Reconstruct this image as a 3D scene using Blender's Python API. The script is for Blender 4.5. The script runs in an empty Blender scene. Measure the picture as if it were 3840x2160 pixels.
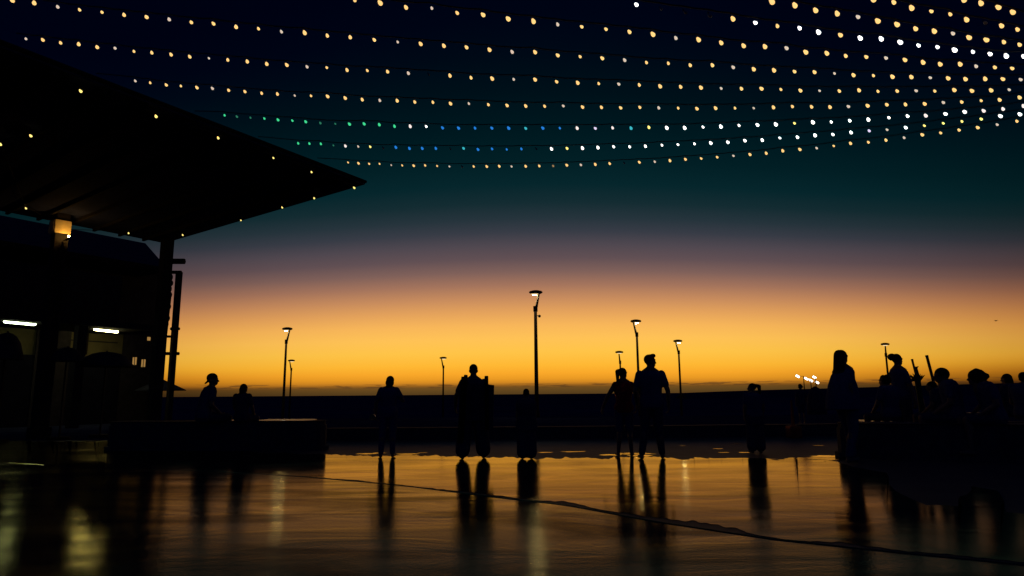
import bpy, bmesh, math, random
from mathutils import Vector as V, Matrix, Euler, noise
random.seed(7)
scene = bpy.context.scene
COL = scene.collection

# ------------------------------------------------------------------ camera
F = 2450.0                                   # focal length in pixels of a 3840 wide frame
PITCH = math.atan(398 / F)
CAMZ = 1.15
ROLL = -0.008
cam_d = bpy.data.cameras.new('camera'); cam = bpy.data.objects.new('camera', cam_d); COL.objects.link(cam)
cam_d.sensor_width = 36.0; cam_d.lens = 36.0 * F / 3840; cam_d.clip_end = 30000; cam_d.clip_start = 0.05
CM = Matrix.Translation((0, 0, CAMZ)) @ Matrix.Rotation(math.pi / 2 + PITCH, 4, 'X') @ Matrix.Rotation(ROLL, 4, 'Z')
cam.matrix_world = CM
scene.camera = cam

def ray(px, py):
    d = V(((px - 1920) / F, (1080 - py) / F, -1.0))
    return CM.to_3x3() @ d
def U(px, py, Z):
    return V((0, 0, CAMZ)) + ray(px, py) * Z
def G(px, py, z=0.0):
    d = ray(px, py)
    return V((0, 0, CAMZ)) + d * ((z - CAMZ) / d.z)

# ------------------------------------------------------------------ materials
def lin(c):
    return tuple(((x / 255) / 12.92 if x / 255 <= .04045 else ((x / 255 + .055) / 1.055) ** 2.4) for x in c)
def mat(name, col, rough=.7, spec=.3, metal=0, nscale=6., namt=.25, bump=0, emit=None, estr=0, coat=0):
    m = bpy.data.materials.new(name); m.use_nodes = True
    nt = m.node_tree; b = nt.nodes['Principled BSDF']
    tc = nt.nodes.new('ShaderNodeTexCoord'); n = nt.nodes.new('ShaderNodeTexNoise')
    n.inputs['Scale'].default_value = nscale; n.inputs['Detail'].default_value = 5
    nt.links.new(tc.outputs['Object'], n.inputs['Vector'])
    r = nt.nodes.new('ShaderNodeValToRGB')
    r.color_ramp.elements[0].position = .3; r.color_ramp.elements[1].position = .7
    r.color_ramp.elements[0].color = (*[c * (1 - namt) for c in col], 1)
    r.color_ramp.elements[1].color = (*[min(1, c * (1 + namt)) for c in col], 1)
    nt.links.new(n.outputs['Fac'], r.inputs['Fac']); nt.links.new(r.outputs['Color'], b.inputs['Base Color'])
    b.inputs['Roughness'].default_value = rough; b.inputs['Specular IOR Level'].default_value = spec
    b.inputs['Metallic'].default_value = metal; b.inputs['Coat Weight'].default_value = coat
    if bump:
        bp = nt.nodes.new('ShaderNodeBump'); bp.inputs['Strength'].default_value = bump; bp.inputs['Distance'].default_value = .02
        nt.links.new(n.outputs['Fac'], bp.inputs['Height']); nt.links.new(bp.outputs['Normal'], b.inputs['Normal'])
    if emit:
        b.inputs['Emission Color'].default_value = (*emit, 1); b.inputs['Emission Strength'].default_value = estr
    return m
M = {}
M['paving'] = mat('paving', (.075, .06, .05), .62, .35, nscale=1.5, bump=.25)
M['sand'] = mat('sand', (.07, .055, .045), 1, .0, nscale=.6)
M['sea'] = mat('sea', (.02, .03, .10), 1, 0, nscale=.05)
M['promenade'] = mat('promenade', (.025, .03, .07), 1, 0, nscale=1)
M['dark_wall'] = mat('dark_wall', (.05, .05, .07), .85, .08, nscale=8, bump=.1)
M['polished'] = mat('polished', (.16, .14, .11), .3, .5, nscale=8)
M['shade_panel'] = mat('shade_panel', (.01, .01, .018), .95, .0, nscale=3)  # near-black colour stands in for shade on the lower facade
M['lens_rim'] = mat('lens_rim', (.8, .7, .5), .4, .3, emit=(1, .7, .3), estr=1.1)
M['land'] = mat('land', (.03, .035, .08), 1, 0, nscale=.02)
M['concrete'] = mat('concrete', (.16, .15, .15), .55, .3, nscale=8, bump=.1)
M['roof_board'] = mat('roof_board', (.03, .035, .11), .9, .05, nscale=3)
M['dark_timber'] = mat('dark_timber', (.028, .024, .026), .85, .05, nscale=5)
M['dark_metal'] = mat('dark_metal', (.014, .009, .008), .8, .05, nscale=10)
M['cream_metal'] = mat('cream_metal', (.07, .06, .04), .8, .1, nscale=10, namt=.05)
M['render_wall'] = mat('render_wall', (.12, .10, .045), .9, .1, nscale=2)
M['tile'] = mat('tile', (.03, .034, .075), .9, .05, nscale=3)
M['cream_col'] = mat('cream_col', (.8, .6, .32), .7, .2, nscale=3)
M['canvas'] = mat('canvas', (.04, .045, .07), .9, .05, nscale=4)
M['cable'] = mat('cable', (.01, .01, .012), .7, .2)
M['skin'] = mat('skin', (.22, .13, .09), .6, .2, nscale=9, namt=.08)
M['hair'] = mat('hair', (.012, .009, .008), .7, .15, nscale=30)
M['navy_cloth'] = mat('navy_cloth', (.06, .07, .16), .95, .03, nscale=25)
M['grey_cloth'] = mat('grey_cloth', (.08, .08, .1), .95, .03, nscale=25)
M['red_cloth'] = mat('red_cloth', (.42, .03, .03), .95, .03, nscale=25)
M['blue_cloth'] = mat('blue_cloth', (.06, .09, .25), .95, .03, nscale=25)
M['dark_cloth'] = mat('dark_cloth', (.05, .05, .09), .95, .03, nscale=25)
M['leaf'] = mat('leaf', (.03, .06, .02), .7, .2, nscale=9)
M['olive'] = mat('olive', (.16, .17, .04), .7, .2, nscale=9)
M['bag_gloss'] = mat('bag_gloss', (.3, .2, .05), .3, .6, nscale=9)
M['orange_cone'] = mat('orange_cone', (.5, .09, .03), .7, .2)
M['wood'] = mat('wood', (.12, .07, .04), .4, .4, nscale=6)
M['lamp_lens'] = mat('lamp_lens', (.8, .8, .7), .4, .3, emit=(1, .86, .55), estr=190)
M['lamp_lens_weak'] = mat('lamp_lens_weak', (.8, .8, .7), .4, .3, emit=(1, .72, .36), estr=1.2)
M['tube'] = mat('tube', (.9, .9, .85), .4, .3, emit=(1, .88, .38), estr=26)
M['tube_green'] = mat('tube_green', (.9, .9, .85), .4, .3, emit=(.85, 1, .6), estr=11)
M['window_glow'] = mat('window_glow', (.6, .4, .2), .4, .3, emit=(1, .55, .15), estr=.28, nscale=3)
M['flood'] = mat('flood', (.9, .9, .9), .4, .3, emit=(1, .97, .9), estr=3)
M['up_glow'] = mat('up_glow', (.9, .8, .5), .4, .3, emit=(1, .54, .1), estr=330)
BULB = {'a': ((1, .59, .2), 1.25), 'k': ((1, .78, .6), .74), 'd': ((1, .62, .25), .35), 'y': ((1, .78, .2), 1.5),
        'W': ((1, .94, .88), 3.0), 'w': ((1, .86, .8), 1.1), 'l': ((.85, .74, 1), 1.0), 'g': ((.06, .85, .34), .9),
        'G': ((.1, .8, .45), .22), 'b': ((.02, .25, .85), .85), 'c': ((.05, .62, .72), .8), 'o': (None, 0)}
for k, (c, s) in BULB.items():
    m = mat('bulb_glass_' + {'a': 'amber', 'k': 'pale', 'd': 'dim', 'y': 'yellow', 'W': 'white', 'w': 'warm', 'l': 'lilac', 'g': 'green',
             'G': 'dim_green', 'b': 'blue', 'c': 'cyan', 'o': 'unlit'}[k], (.2, .2, .2), .3, .4, emit=c, estr=s)
    m.cycles.emission_sampling = 'NONE'
    M['bulb_' + k] = m

# ------------------------------------------------------------------ mesh helpers
def obj(name, bm, m, parent=None, smooth=False):
    me = bpy.data.meshes.new(name)
    bmesh.ops.recalc_face_normals(bm, faces=bm.faces[:])
    bm.to_mesh(me); bm.free()
    for mm in (m if isinstance(m, (list, tuple)) else [m]): me.materials.append(M[mm] if isinstance(mm, str) else mm)
    if smooth: me.shade_smooth()
    o = bpy.data.objects.new(name, me); COL.objects.link(o)
    if parent: o.parent = parent
    return o
def tag(o, label=None, cat=None, group=None, kind=None):
    if label: o['label'] = label
    if cat: o['category'] = cat
    if group: o['group'] = group
    if kind: o['kind'] = kind
    return o
def thing(name, loc, label, cat, group=None, rz=0):
    o = bpy.data.objects.new(name, None); COL.objects.link(o); o.empty_display_size = .2
    o.location = loc; o.rotation_euler = (0, 0, rz)
    return tag(o, label, cat, group)
def box(bm, c, s, rot=None, bev=0, mi=0):
    r = bmesh.ops.create_cube(bm, size=1)
    mtx = Matrix.Translation(c) @ (rot.to_4x4() if rot else Matrix.Identity(4)) @ Matrix.Diagonal((*s, 1))
    bmesh.ops.transform(bm, matrix=mtx, verts=r['verts'])
    fs = list({f for v in r['verts'] for f in v.link_faces})
    for f in fs: f.material_index = mi
    if bev:
        es = list({e for v in r['verts'] for e in v.link_edges})
        bmesh.ops.bevel(bm, geom=es, offset=bev, segments=2, profile=.7, affect='EDGES')
def loft(bm, rings, cap=True, mi=0):
    vs = [[bm.verts.new(p) for p in r] for r in rings]
    n = len(vs[0])
    for a, b in zip(vs, vs[1:]):
        for i in range(n):
            f = bm.faces.new((a[i], a[(i + 1) % n], b[(i + 1) % n], b[i])); f.material_index = mi
    if cap:
        f = bm.faces.new(vs[0][::-1]); f.material_index = mi
        f = bm.faces.new(vs[-1]); f.material_index = mi
def frame(d):
    d = d.normalized(); a = V((0, 0, 1)) if abs(d.z) < .9 else V((1, 0, 0))
    s = d.cross(a).normalized(); return s, s.cross(d).normalized(), d
def tube(bm, pts, rad, n=8, mi=0):
    pts = [V(p) for p in pts]; rings = []
    for i, p in enumerate(pts):
        d = (pts[min(i + 1, len(pts) - 1)] - pts[max(i - 1, 0)])
        s, t, _ = frame(d); r = rad[i] if isinstance(rad, (list, tuple)) else rad
        rings.append([p + (s * math.cos(a) + t * math.sin(a)) * r for a in (2 * math.pi * k / n for k in range(n))])
    loft(bm, rings, True, mi)
def cap(bm, p0, r0, p1, r1, n=12):
    p0, p1 = V(p0), V(p1); s, t, d = frame(p1 - p0); rings = []
    for th in (-75, -50, -25, 0):
        a = math.radians(th); rings.append((p0 + d * math.sin(a) * r0, math.cos(a) * r0))
    for th in (0, 25, 50, 75):
        a = math.radians(th); rings.append((p1 + d * math.sin(a) * r1, math.cos(a) * r1))
    loft(bm, [[c + (s * math.cos(q) + t * math.sin(q)) * r for q in (2 * math.pi * k / n for k in range(n))] for c, r in rings])
def ell(bm, c, r, rot=None, seg=14, mi=0):
    q = bmesh.ops.create_uvsphere(bm, u_segments=seg, v_segments=seg // 2 + 2, radius=1)
    mtx = Matrix.Translation(c) @ (rot.to_4x4() if rot else Matrix.Identity(4)) @ Matrix.Diagonal((*r, 1))
    bmesh.ops.transform(bm, matrix=mtx, verts=q['verts'])
    for f in {f for v in q['verts'] for f in v.link_faces}: f.material_index = mi
def ering(z, rx, ry, cx=0, cy=0, n=20):
    return [V((cx + rx * math.cos(2 * math.pi * k / n), cy + ry * math.sin(2 * math.pi * k / n), z)) for k in range(n)]
def prism(bm, poly, z0, z1, mi=0):
    loft(bm, [[V((p[0], p[1], z0)) for p in poly], [V((p[0], p[1], z1)) for p in poly]], True, mi)
def grow(name, bm, m, parent, vox=.011, it=5):
    """join overlapping closed pieces into one continuous smoothed surface"""
    bmesh.ops.recalc_face_normals(bm, faces=bm.faces[:])
    me = bpy.data.meshes.new(name); bm.to_mesh(me); bm.free()
    t = bpy.data.objects.new('tmp', me); COL.objects.link(t)
    r = t.modifiers.new('r', 'REMESH'); r.mode = 'VOXEL'; r.voxel_size = vox
    s = t.modifiers.new('s', 'SMOOTH'); s.factor = .5; s.iterations = it
    dg = bpy.context.evaluated_depsgraph_get(); dg.update()
    me2 = bpy.data.meshes.new_from_object(t.evaluated_get(dg)); me2.name = name
    bpy.data.objects.remove(t); bpy.data.meshes.remove(me)
    me2.materials.clear(); me2.materials.append(M[m]); me2.shade_smooth()
    o = bpy.data.objects.new(name, me2); COL.objects.link(o); o.parent = parent
    return o

# ------------------------------------------------------------------ sky
w = bpy.data.worlds.new('World'); scene.world = w; w.use_nodes = True
nt = w.node_tree; N = nt.nodes; L = nt.links
bg = N['Background']
tc = N.new('ShaderNodeTexCoord'); sep = N.new('ShaderNodeSeparateXYZ'); L.new(tc.outputs['Generated'], sep.inputs[0])
def math_(op, a, b=None, c=None):
    n = N.new('ShaderNodeMath'); n.operation = op
    for i, x in enumerate((a, b, c)):
        if x is None: continue
        if isinstance(x, (int, float)): n.inputs[i].default_value = x
        else: L.new(x, n.inputs[i])
    return n.outputs[0]
def smooth(x, a, b):
    n = N.new('ShaderNodeMapRange'); n.interpolation_type = 'SMOOTHSTEP'
    L.new(x, n.inputs[0]); n.inputs[1].default_value = a; n.inputs[2].default_value = b
    return n.outputs[0]
# thin ragged cloud bank lying on the horizon: noise, long in azimuth and thin in elevation
mp = N.new('ShaderNodeMapping'); mp.inputs['Scale'].default_value = (34, 34, 420); L.new(tc.outputs['Generated'], mp.inputs['Vector'])
cn = N.new('ShaderNodeTexNoise'); cn.inputs['Scale'].default_value = 1; cn.inputs['Detail'].default_value = 4; L.new(mp.outputs[0], cn.inputs['Vector'])
z = sep.outputs['Z']
ZMAX = .66
def zof(y): return math.sin(PITCH + math.atan((1080 - y) / F))
SKY = [(1476, (84, 60, 28)), (1462, (98, 70, 30)), (1452, (112, 76, 30)), (1444, (150, 96, 30)), (1436, (206, 132, 34)), (1420, (234, 154, 36)), (1400, (250, 168, 42)), (1370, (255, 184, 52)),
       (1320, (255, 196, 72)), (1270, (255, 194, 86)), (1220, (248, 182, 90)), (1170, (228, 162, 92)), (1120, (200, 140, 94)),
       (1070, (165, 117, 93)), (1020, (128, 97, 90)), (970, (98, 80, 84)), (920, (80, 72, 80)), (870, (56, 60, 70)), (820, (38, 52, 60)), (760, (20, 44, 50)),
       (690, (6, 38, 44)), (600, (2, 31, 37)), (480, (0, 24, 31)), (340, (0, 16, 25)), (200, (0, 9, 22)), (60, (0, 4, 20)), (-150, (0, 2, 18))]
rp = N.new('ShaderNodeValToRGB'); cr = rp.color_ramp
while len(cr.elements) < len(SKY): cr.elements.new(.5)
for e, (y, c) in zip(cr.elements, SKY):
    e.position = max(0, zof(y)) / ZMAX
for i, (y, c) in enumerate(SKY):
    cr.elements[i].position = max(0, zof(y)) / ZMAX + 1e-5 * i
    cr.elements[i].color = (*lin(c), 1)
# azimuth falloff away from where the sun went down
hl = math_('SQRT', math_('ADD', math_('MULTIPLY', sep.outputs['X'], sep.outputs['X']), math_('ADD', math_('MULTIPLY', sep.outputs['Y'], sep.outputs['Y']), 1e-6)))
AZ = .035
caz = math_('DIVIDE', math_('ADD', math_('MULTIPLY', sep.outputs['X'], math.sin(AZ)), math_('MULTIPLY', sep.outputs['Y'], math.cos(AZ))), hl)
zz = math_('MULTIPLY', z, math_('ADD', 1, math_('MULTIPLY', math_('SUBTRACT', 1, math_('MAXIMUM', caz, .5)), 1.9)))
L.new(math_('DIVIDE', zz, ZMAX), rp.inputs['Fac'])
t1 = math_('MULTIPLY', math_('SUBTRACT', 1, smooth(caz, .72, .99)), math_('SUBTRACT', 1, math_('MULTIPLY', smooth(z, .12, .34), .85)))
def mixc(f, a, b, mode='MIX'):
    n = N.new('ShaderNodeMix'); n.data_type = 'RGBA'; n.blend_type = mode
    if isinstance(f, (int, float)): n.inputs[0].default_value = f
    else: L.new(f, n.inputs[0])
    for i, x in ((6, a), (7, b)):
        if isinstance(x, tuple): n.inputs[i].default_value = (*x, 1)
        else: L.new(x, n.inputs[i])
    return n.outputs[2]
side = mixc(t1, (1, 1, 1), (.53, .44, .38))
col = mixc(1.0, rp.outputs['Color'], side, 'MULTIPLY')
# low haze band is darker at the sides
lowside = math_('MULTIPLY', math_('SUBTRACT', 1, smooth(caz, .76, .985)), math_('SUBTRACT', 1, smooth(z, .004, .045)))
col = mixc(lowside, col, mixc(1.0, col, (.22, .2, .3), 'MULTIPLY'))
# cloud flecks on top of the haze bank
zb = (zof(1446))
fl = math_('MULTIPLY', smooth(cn.outputs['Fac'], .5, .6), math_('SUBTRACT', 1, smooth(math_('ABSOLUTE', math_('SUBTRACT', z, zb)), .0012, .0042)))
col = mixc(math_('MULTIPLY', fl, .62), col, (.07, .032, .012))
col = mixc(smooth(z, .66, .9), col, (.0012, .004, .03))
back = mixc(smooth(z, 0, .5), (.0025, .006, .034), (.0012, .004, .026))
col = mixc(math_('SUBTRACT', 1, smooth(caz, -.1, .62)), col, back)
L.new(col, bg.inputs['Color']); bg.inputs['Strength'].default_value = 1.0

# ------------------------------------------------------------------ ground, sea
def ground_z(y):
    return 0 if y < 34 else -1.7 * min(1, (y - 34) / 22)
def struct(o): return tag(o, kind='structure')
def sheet(name, x0, x1, y0, y1, zf, m, nx=2, ny=2):
    bm = bmesh.new(); g = [[bm.verts.new((x0 + (x1 - x0) * i / nx, y0 + (y1 - y0) * j / ny, 0)) for j in range(ny + 1)] for i in range(nx + 1)]
    for r in g:
        for v in r: v.co.z = zf(v.co)
    for i in range(nx):
        for j in range(ny): bm.faces.new((g[i][j], g[i + 1][j], g[i + 1][j + 1], g[i][j + 1]))
    return struct(obj(name, bm, m))
sheet('pavement', -60, 60, -25, 18.2, lambda c: 0, 'paving')
sheet('promenade', -120, 120, 18.2, 34, lambda c: -.003, 'promenade')
sheet('beach', -400, 400, 34.0, 58, lambda c: ground_z(c.y) - .006, 'sand', 40, 12)
sheet('sea', -9000, 9000, 54, 14000, lambda c: -1.65, 'sea')
bm = bmesh.new()
HLP = [(2560, 1473.4), (2700, 1468), (2850, 1463), (3000, 1459), (3120, 1456), (3240, 1452.5), (3450, 1446), (3650, 1440), (3840, 1435), (4200, 1424), (4800, 1408)]
hs = []
for i, (px, py) in enumerate(HLP):
    t_ = U(px, py, 320 + 6 * i); hs.append([V((t_.x - 1, t_.y - 14, -2)), t_, V((t_.x + 5, t_.y + 40, -2))])
loft(bm, hs)
struct(obj('headland', bm, 'land'))

# wet plaza: near slab (wet paving) and the puddle beyond the seam
def poly_px(l): return [G(*p) for p in l]
def interp(l, x):
    for a, b in zip(l, l[1:]):
        if a[0] <= x <= b[0]: return a[1] + (b[1] - a[1]) * (x - a[0]) / (b[0] - a[0])
    return l[0][1] if x < l[0][0] else l[-1][1]
FAR = [(-900, 1650), (0, 1654), (400, 1656), (520, 1672), (900, 1692), (1200, 1706), (1500, 1709), (1700, 1712), (1800, 1712), (2000, 1721), (2300, 1716), (2420, 1712), (2500, 1718), (2900, 1726), (3140, 1732), (3200, 1752), (3330, 1775), (3350, 1838), (3470, 1895), (3600, 1900), (3650, 1826), (3745, 1842), (3790, 1925), (4300, 1990), (4900, 2090)]
SEAM = [(-900, 1700), (0, 1735), (300, 1752), (580, 1760), (800, 1768), (1150, 1790), (1500, 1821), (1900, 1872), (2120, 1896), (2250, 1920), (2500, 1966), (2900, 2026), (3200, 2058), (3400, 2078), (3840, 2122), (4300, 2165), (4900, 2230)]
def wet_material(name, rough, bump, streak, ior, tint, dry):
    m = bpy.data.materials.new(name); m.use_nodes = True; nt = m.node_tree; N = nt.nodes; L = nt.links
    N.remove(N['Principled BSDF']); out = N['Material Output']
    tc = N.new('ShaderNodeTexCoord')
    mp = N.new('ShaderNodeMapping'); mp.inputs['Scale'].default_value = (.5, 1.1, 1); mp.inputs['Rotation'].default_value = (0, 0, .3); L.new(tc.outputs['Object'], mp.inputs['Vector'])
    n1 = N.new('ShaderNodeTexNoise'); n1.inputs['Scale'].default_value = 1.1; n1.inputs['Detail'].default_value = 4; n1.inputs['Roughness'].default_value = .5; n1.inputs['Distortion'].default_value = .9; L.new(mp.outputs[0], n1.inputs['Vector'])
    n2 = N.new('ShaderNodeTexNoise'); n2.inputs['Scale'].default_value = 46; n2.inputs['Detail'].default_value = 3; L.new(tc.outputs['Object'], n2.inputs['Vector'])
    mr = N.new('ShaderNodeMapRange'); L.new(n1.outputs['Fac'], mr.inputs[0])
    mr.inputs[1].default_value = .3; mr.inputs[2].default_value = .72; mr.inputs[3].default_value = rough[0]; mr.inputs[4].default_value = rough[1]
    b1 = N.new('ShaderNodeBump'); b1.inputs['Strength'].default_value = streak; b1.inputs['Distance'].default_value = .05; L.new(n1.outputs['Fac'], b1.inputs['Height'])
    b2 = N.new('ShaderNodeBump'); b2.inputs['Strength'].default_value = bump; b2.inputs['Distance'].default_value = .004; L.new(n2.outputs['Fac'], b2.inputs['Height']); L.new(b1.outputs[0], b2.inputs['Normal'])
    fr = N.new('ShaderNodeFresnel'); fr.inputs['IOR'].default_value = ior
    # patches where the film of water is thin reflect less
    mp3 = N.new('ShaderNodeMapping'); mp3.inputs['Scale'].default_value = (.35, 1.3, 1); mp3.inputs['Rotation'].default_value = (0, 0, .25); L.new(tc.outputs['Object'], mp3.inputs['Vector'])
    n3 = N.new('ShaderNodeTexNoise'); n3.inputs['Scale'].default_value = .9; n3.inputs['Detail'].default_value = 6; n3.inputs['Distortion'].default_value = 1.2; L.new(mp3.outputs[0], n3.inputs['Vector'])
    m3 = N.new('ShaderNodeMapRange'); L.new(n3.outputs['Fac'], m3.inputs[0]); m3.inputs[1].default_value = .36; m3.inputs[2].default_value = .56; m3.inputs[3].default_value = dry; m3.inputs[4].default_value = 1
    ml = N.new('ShaderNodeMath'); ml.operation = 'MULTIPLY'; L.new(fr.outputs[0], ml.inputs[0]); L.new(m3.outputs[0], ml.inputs[1])
    gl = N.new('ShaderNodeBsdfGlossy'); gl.inputs['Color'].default_value = (*tint, 1); L.new(mr.outputs[0], gl.inputs['Roughness']); L.new(b2.outputs[0], gl.inputs['Normal'])
    df = N.new('ShaderNodeBsdfDiffuse'); df.inputs['Color'].default_value = (.02, .02, .025, 1)
    mx = N.new('ShaderNodeMixShader'); L.new(ml.outputs[0], mx.inputs[0]); L.new(df.outputs[0], mx.inputs[1]); L.new(gl.outputs[0], mx.inputs[2]); L.new(mx.outputs[0], out.inputs['Surface'])
    M[name] = m
wet_material('puddle_water', (.07, .19), .10, .10, 1.5, (.93, .77, .37), .74)
wet_material('wet_slab', (.08, .19), .22, .15, 1.4, (.90, .79, .42), .42)
def strip(name, m, near, far, zz, step=7):
    bm = bmesh.new(); prev = None; x = -900
    while x <= 4900:
        a, b = near(x), far(x)
        if b.y - a.y > .02:
            cur = [bm.verts.new((a.lerp(b, t).x, a.lerp(b, t).y, zz)) for t in (0, .25, .5, .75, 1)]
            if prev:
                for i in range(4): bm.faces.new((prev[i], cur[i], cur[i + 1], prev[i + 1]))
            prev = cur
        else: prev = None
        x += step
    return obj(name, bm, m)
def far_pt(x):
    p = G(x, interp(FAR, x)); k = 1 if x < 3160 else .25
    p.y += k * (.28 * noise.noise(V((p.x * .9, 3.1, 0))) + .3 * noise.noise(V((p.x * 4.5, 7.7, 0))) + .25 * noise.noise(V((p.x * 13, 1.7, 0))))
    return p
def seam_pt(x, off):
    y = interp(SEAM, x); p = G(x, y)
    wdt = .035 + .3 * max(0, min(1, (x - 700) / 1900)) * (1 if x < 2800 else .7)
    wdt += .2 * math.exp(-((x - 2620) / 150) ** 2) + .15 * math.exp(-((x - 3120) / 110) ** 2)
    d = V((.3, 1, 0)).normalized()
    jag = .5 + .5 * noise.noise(V((p.x * 1.1, 0, 5))) + .3 * noise.noise(V((p.x * 3, 0, 9))) + .2 * noise.noise(V((p.x * 14, 0, 4)))
    if off: p += d * wdt * max(.25, jag)
    else: p += d * .02 * noise.noise(V((p.x * 2.3, 0, 2)))
    return p
tag(strip('puddle', 'puddle_water', lambda x: seam_pt(x, 1), far_pt, .004), kind='structure')
ws = tag(strip('wet_paving', 'wet_slab', lambda x: G(x, 2700), lambda x: seam_pt(x, 0), .006), kind='structure')
SEAMW = sorted((seam_pt(x, 0).x, seam_pt(x, 0).y) for x in range(-900, 4900, 40))
for v in ws.data.vertices: v.co.z += .004 * max(0, interp(SEAMW, v.co.x) - v.co.y)
# raised lip of the near slab along the seam
bm = bmesh.new(); rings = []
for k in range(0, 117):
    p = seam_pt(-900 + 50 * k, 0); d = V((.25, 1, 0)).normalized()
    rings.append([p + V((0, 0, .0065)) - d * .04, p + V((0, 0, .011)) - d * .012, p + V((0, 0, .012)), p + V((0, 0, -.01)) + d * .012, p + V((0, 0, -.02)) - d * .12])
loft(bm, rings); struct(obj('drain_edge', bm, 'wet_slab'))
# left-over shallow pools on the paving behind the puddle
def pool(px, py, rx, ry):
    c = G(px, py); bm = bmesh.new(); n = 40; ps = []
    for k in range(n):
        a = 2 * math.pi * k / n; r = 1 + .55 * noise.noise(V((math.cos(a) * 1.4 + px, math.sin(a) * 1.4, py))) + .3 * noise.noise(V((math.cos(a) * 4 + px, math.sin(a) * 4, py)))
        ps.append(bm.verts.new((c.x + rx * r * math.cos(a), c.y + ry * r * math.sin(a), .003)))
    bm.faces.new(ps); return obj('pool', bm, 'puddle_water')
pbm = bmesh.new(); pools = []
for (px, py, rx, ry) in [(1372, 1702, .2, .1), (1420, 1699, .12, .05), (1530, 1703, .22, .12), (1585, 1698, .1, .04), (1990, 1710, .14, .06), (2040, 1697, .16, .07), (2150, 1694, .22, .08), (2290, 1706, .22, .12), (2380, 1702, .4, .2), (2405, 1709, .2, .1),
                         (2560, 1672, .07, .04), (2690, 1683, .1, .05), (2715, 1697, .12, .05), (2760, 1665, .12, .05), (2790, 1697, .12, .06), (2755, 1721, .5, .14), (2830, 1724, .35, .12), (3000, 1727, .45, .2), (3080, 1720, .5, .28),
                         (3120, 1712, .3, .2), (3070, 1671, .12, .05), (330, 1700, .6, .2), (380, 1716, .5, .12)]:
    o = pool(px, py, rx, ry); pools.append(o)
# one sheet of scattered film: nobody would count these slivers
bm = bmesh.new()
for o in pools:
    bm.from_mesh(o.data)
    me = o.data; bpy.data.objects.remove(o); bpy.data.meshes.remove(me)
tag(obj('water_film', bm, 'puddle_water'), kind='structure')

# ------------------------------------------------------------------ canopy (open pavilion roof)
H = 5.5; RZ = CAMZ + H
T = G(1368, 692, RZ); C = G(617, 912, RZ); A = G(0, 176, RZ)
e1 = (A - T); D = C + e1 * 1.5; A = T + e1 * 1.5
cen = (T + C + A + D) / 4
can = thing('canopy', (cen.x, cen.y, 0), 'dark flat canopy roof of the open pavilion, edged with small bulbs, on tall columns', 'canopy')
def L2(p): return p - V((cen.x, cen.y, 0))
bm = bmesh.new()
q = [L2(p) for p in (T, C, D, A)]
prism(bm, q, RZ, RZ + .05)
obj('roof_slab', bm, 'roof_board', can)
bm = bmesh.new()
def inset(k): return [p.lerp(L2(cen), k) for p in q]
loft(bm, [[V((p.x, p.y, RZ + .053)) for p in inset(.02)], [V((p.x, p.y, RZ + .07)) for p in inset(.02)], [V((p.x, p.y, RZ + .6)) for p in inset(.82)]])
obj('roof_top', bm, 'tile', can)
# gutters along the front and far edges; their ends stick out unevenly at the corner
for nm, a, b, dz, ext in (('gutter', T, C, -.06, -.05), ('gutter', A, T, -.06, .02)):
    bm = bmesh.new(); d = (b - a).normalized(); s = V((d.y, -d.x, 0)); s = s if s.dot(a - cen) > 0 else -s
    c = (L2(a) + L2(b)) / 2 + s * .03 + V((0, 0, 0)); ln = (b - a).length + 2 * ext
    box(bm, V((c.x, c.y, RZ + .1 + dz * .5)), (ln, .055, .07), Matrix.Rotation(math.atan2(d.y, d.x), 3, 'Z'), .02); obj(nm, bm, 'dark_metal', can)
bm = bmesh.new(); n = 15
for i in range(1, n):
    a = L2(T).lerp(L2(A), i / n); b = L2(C).lerp(L2(D), i / n); d = b - a; c = (a + b) / 2
    box(bm, V((c.x, c.y, RZ - .05)), (d.length * .985, .07, .096), Matrix.Rotation(math.atan2(d.y, d.x), 3, 'Z'))
obj('soffit_joists', bm, 'dark_timber', can)
def column(px, top_px, width, y_at, Z, m='dark_timber'):
    p = U(px, y_at, Z); bm = bmesh.new()
    rot = Matrix.Rotation(math.atan2((T - C).y, (T - C).x), 3, 'Z')
    box(bm, L2(V((p.x, p.y, (RZ + .02) / 2))), (width, width, RZ + .02), rot, .02)
    box(bm, L2(V((p.x, p.y, .16))), (width + .12, width + .12, .32), rot, .03)
    return obj('column', bm, m, can), p
_, pc1 = column(609, 905, .33, 1150, 22.7)
c2, pc2 = column(212, 820, .36, 1000, 19.6, 'dark_timber')
# lit capital block on the second column and the lamp that washes it
rot = Matrix.Rotation(math.atan2((T - C).y, (T - C).x), 3, 'Z')
bm = bmesh.new(); box(bm, L2(V((pc2.x, pc2.y, RZ - .42))), (.43, .43, .40), rot, .015)
for k in (-.14, .14): box(bm, L2(V((pc2.x, pc2.y, RZ - .42))) + rot @ V((k * .75, -.225, 0)), (.16, .05, .36), rot, .01)
obj('capital', bm, 'cream_col', can)
tc_ = V((-pc2.x, -pc2.y, 0)).normalized(); wl = V((pc2.x, pc2.y, RZ - .74)) + tc_ * .42 + V((tc_.y, -tc_.x, 0)) * -.22
t = thing('wall_lamp', (wl.x, wl.y, wl.z), 'small warm lamp under the canopy lighting the cream top of a column', 'lamp')
bm = bmesh.new(); ell(bm, V((0, 0, 0)), (.026, .026, .024)); obj('glow_glass', bm, 'up_glow', t)
bm = bmesh.new(); tube(bm, [(0, 0, -.03), (0, 0, -.09), (-.2, .1, -.1)], [.05, .03, .015]); obj('bracket', bm, 'dark_metal', t)

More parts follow.
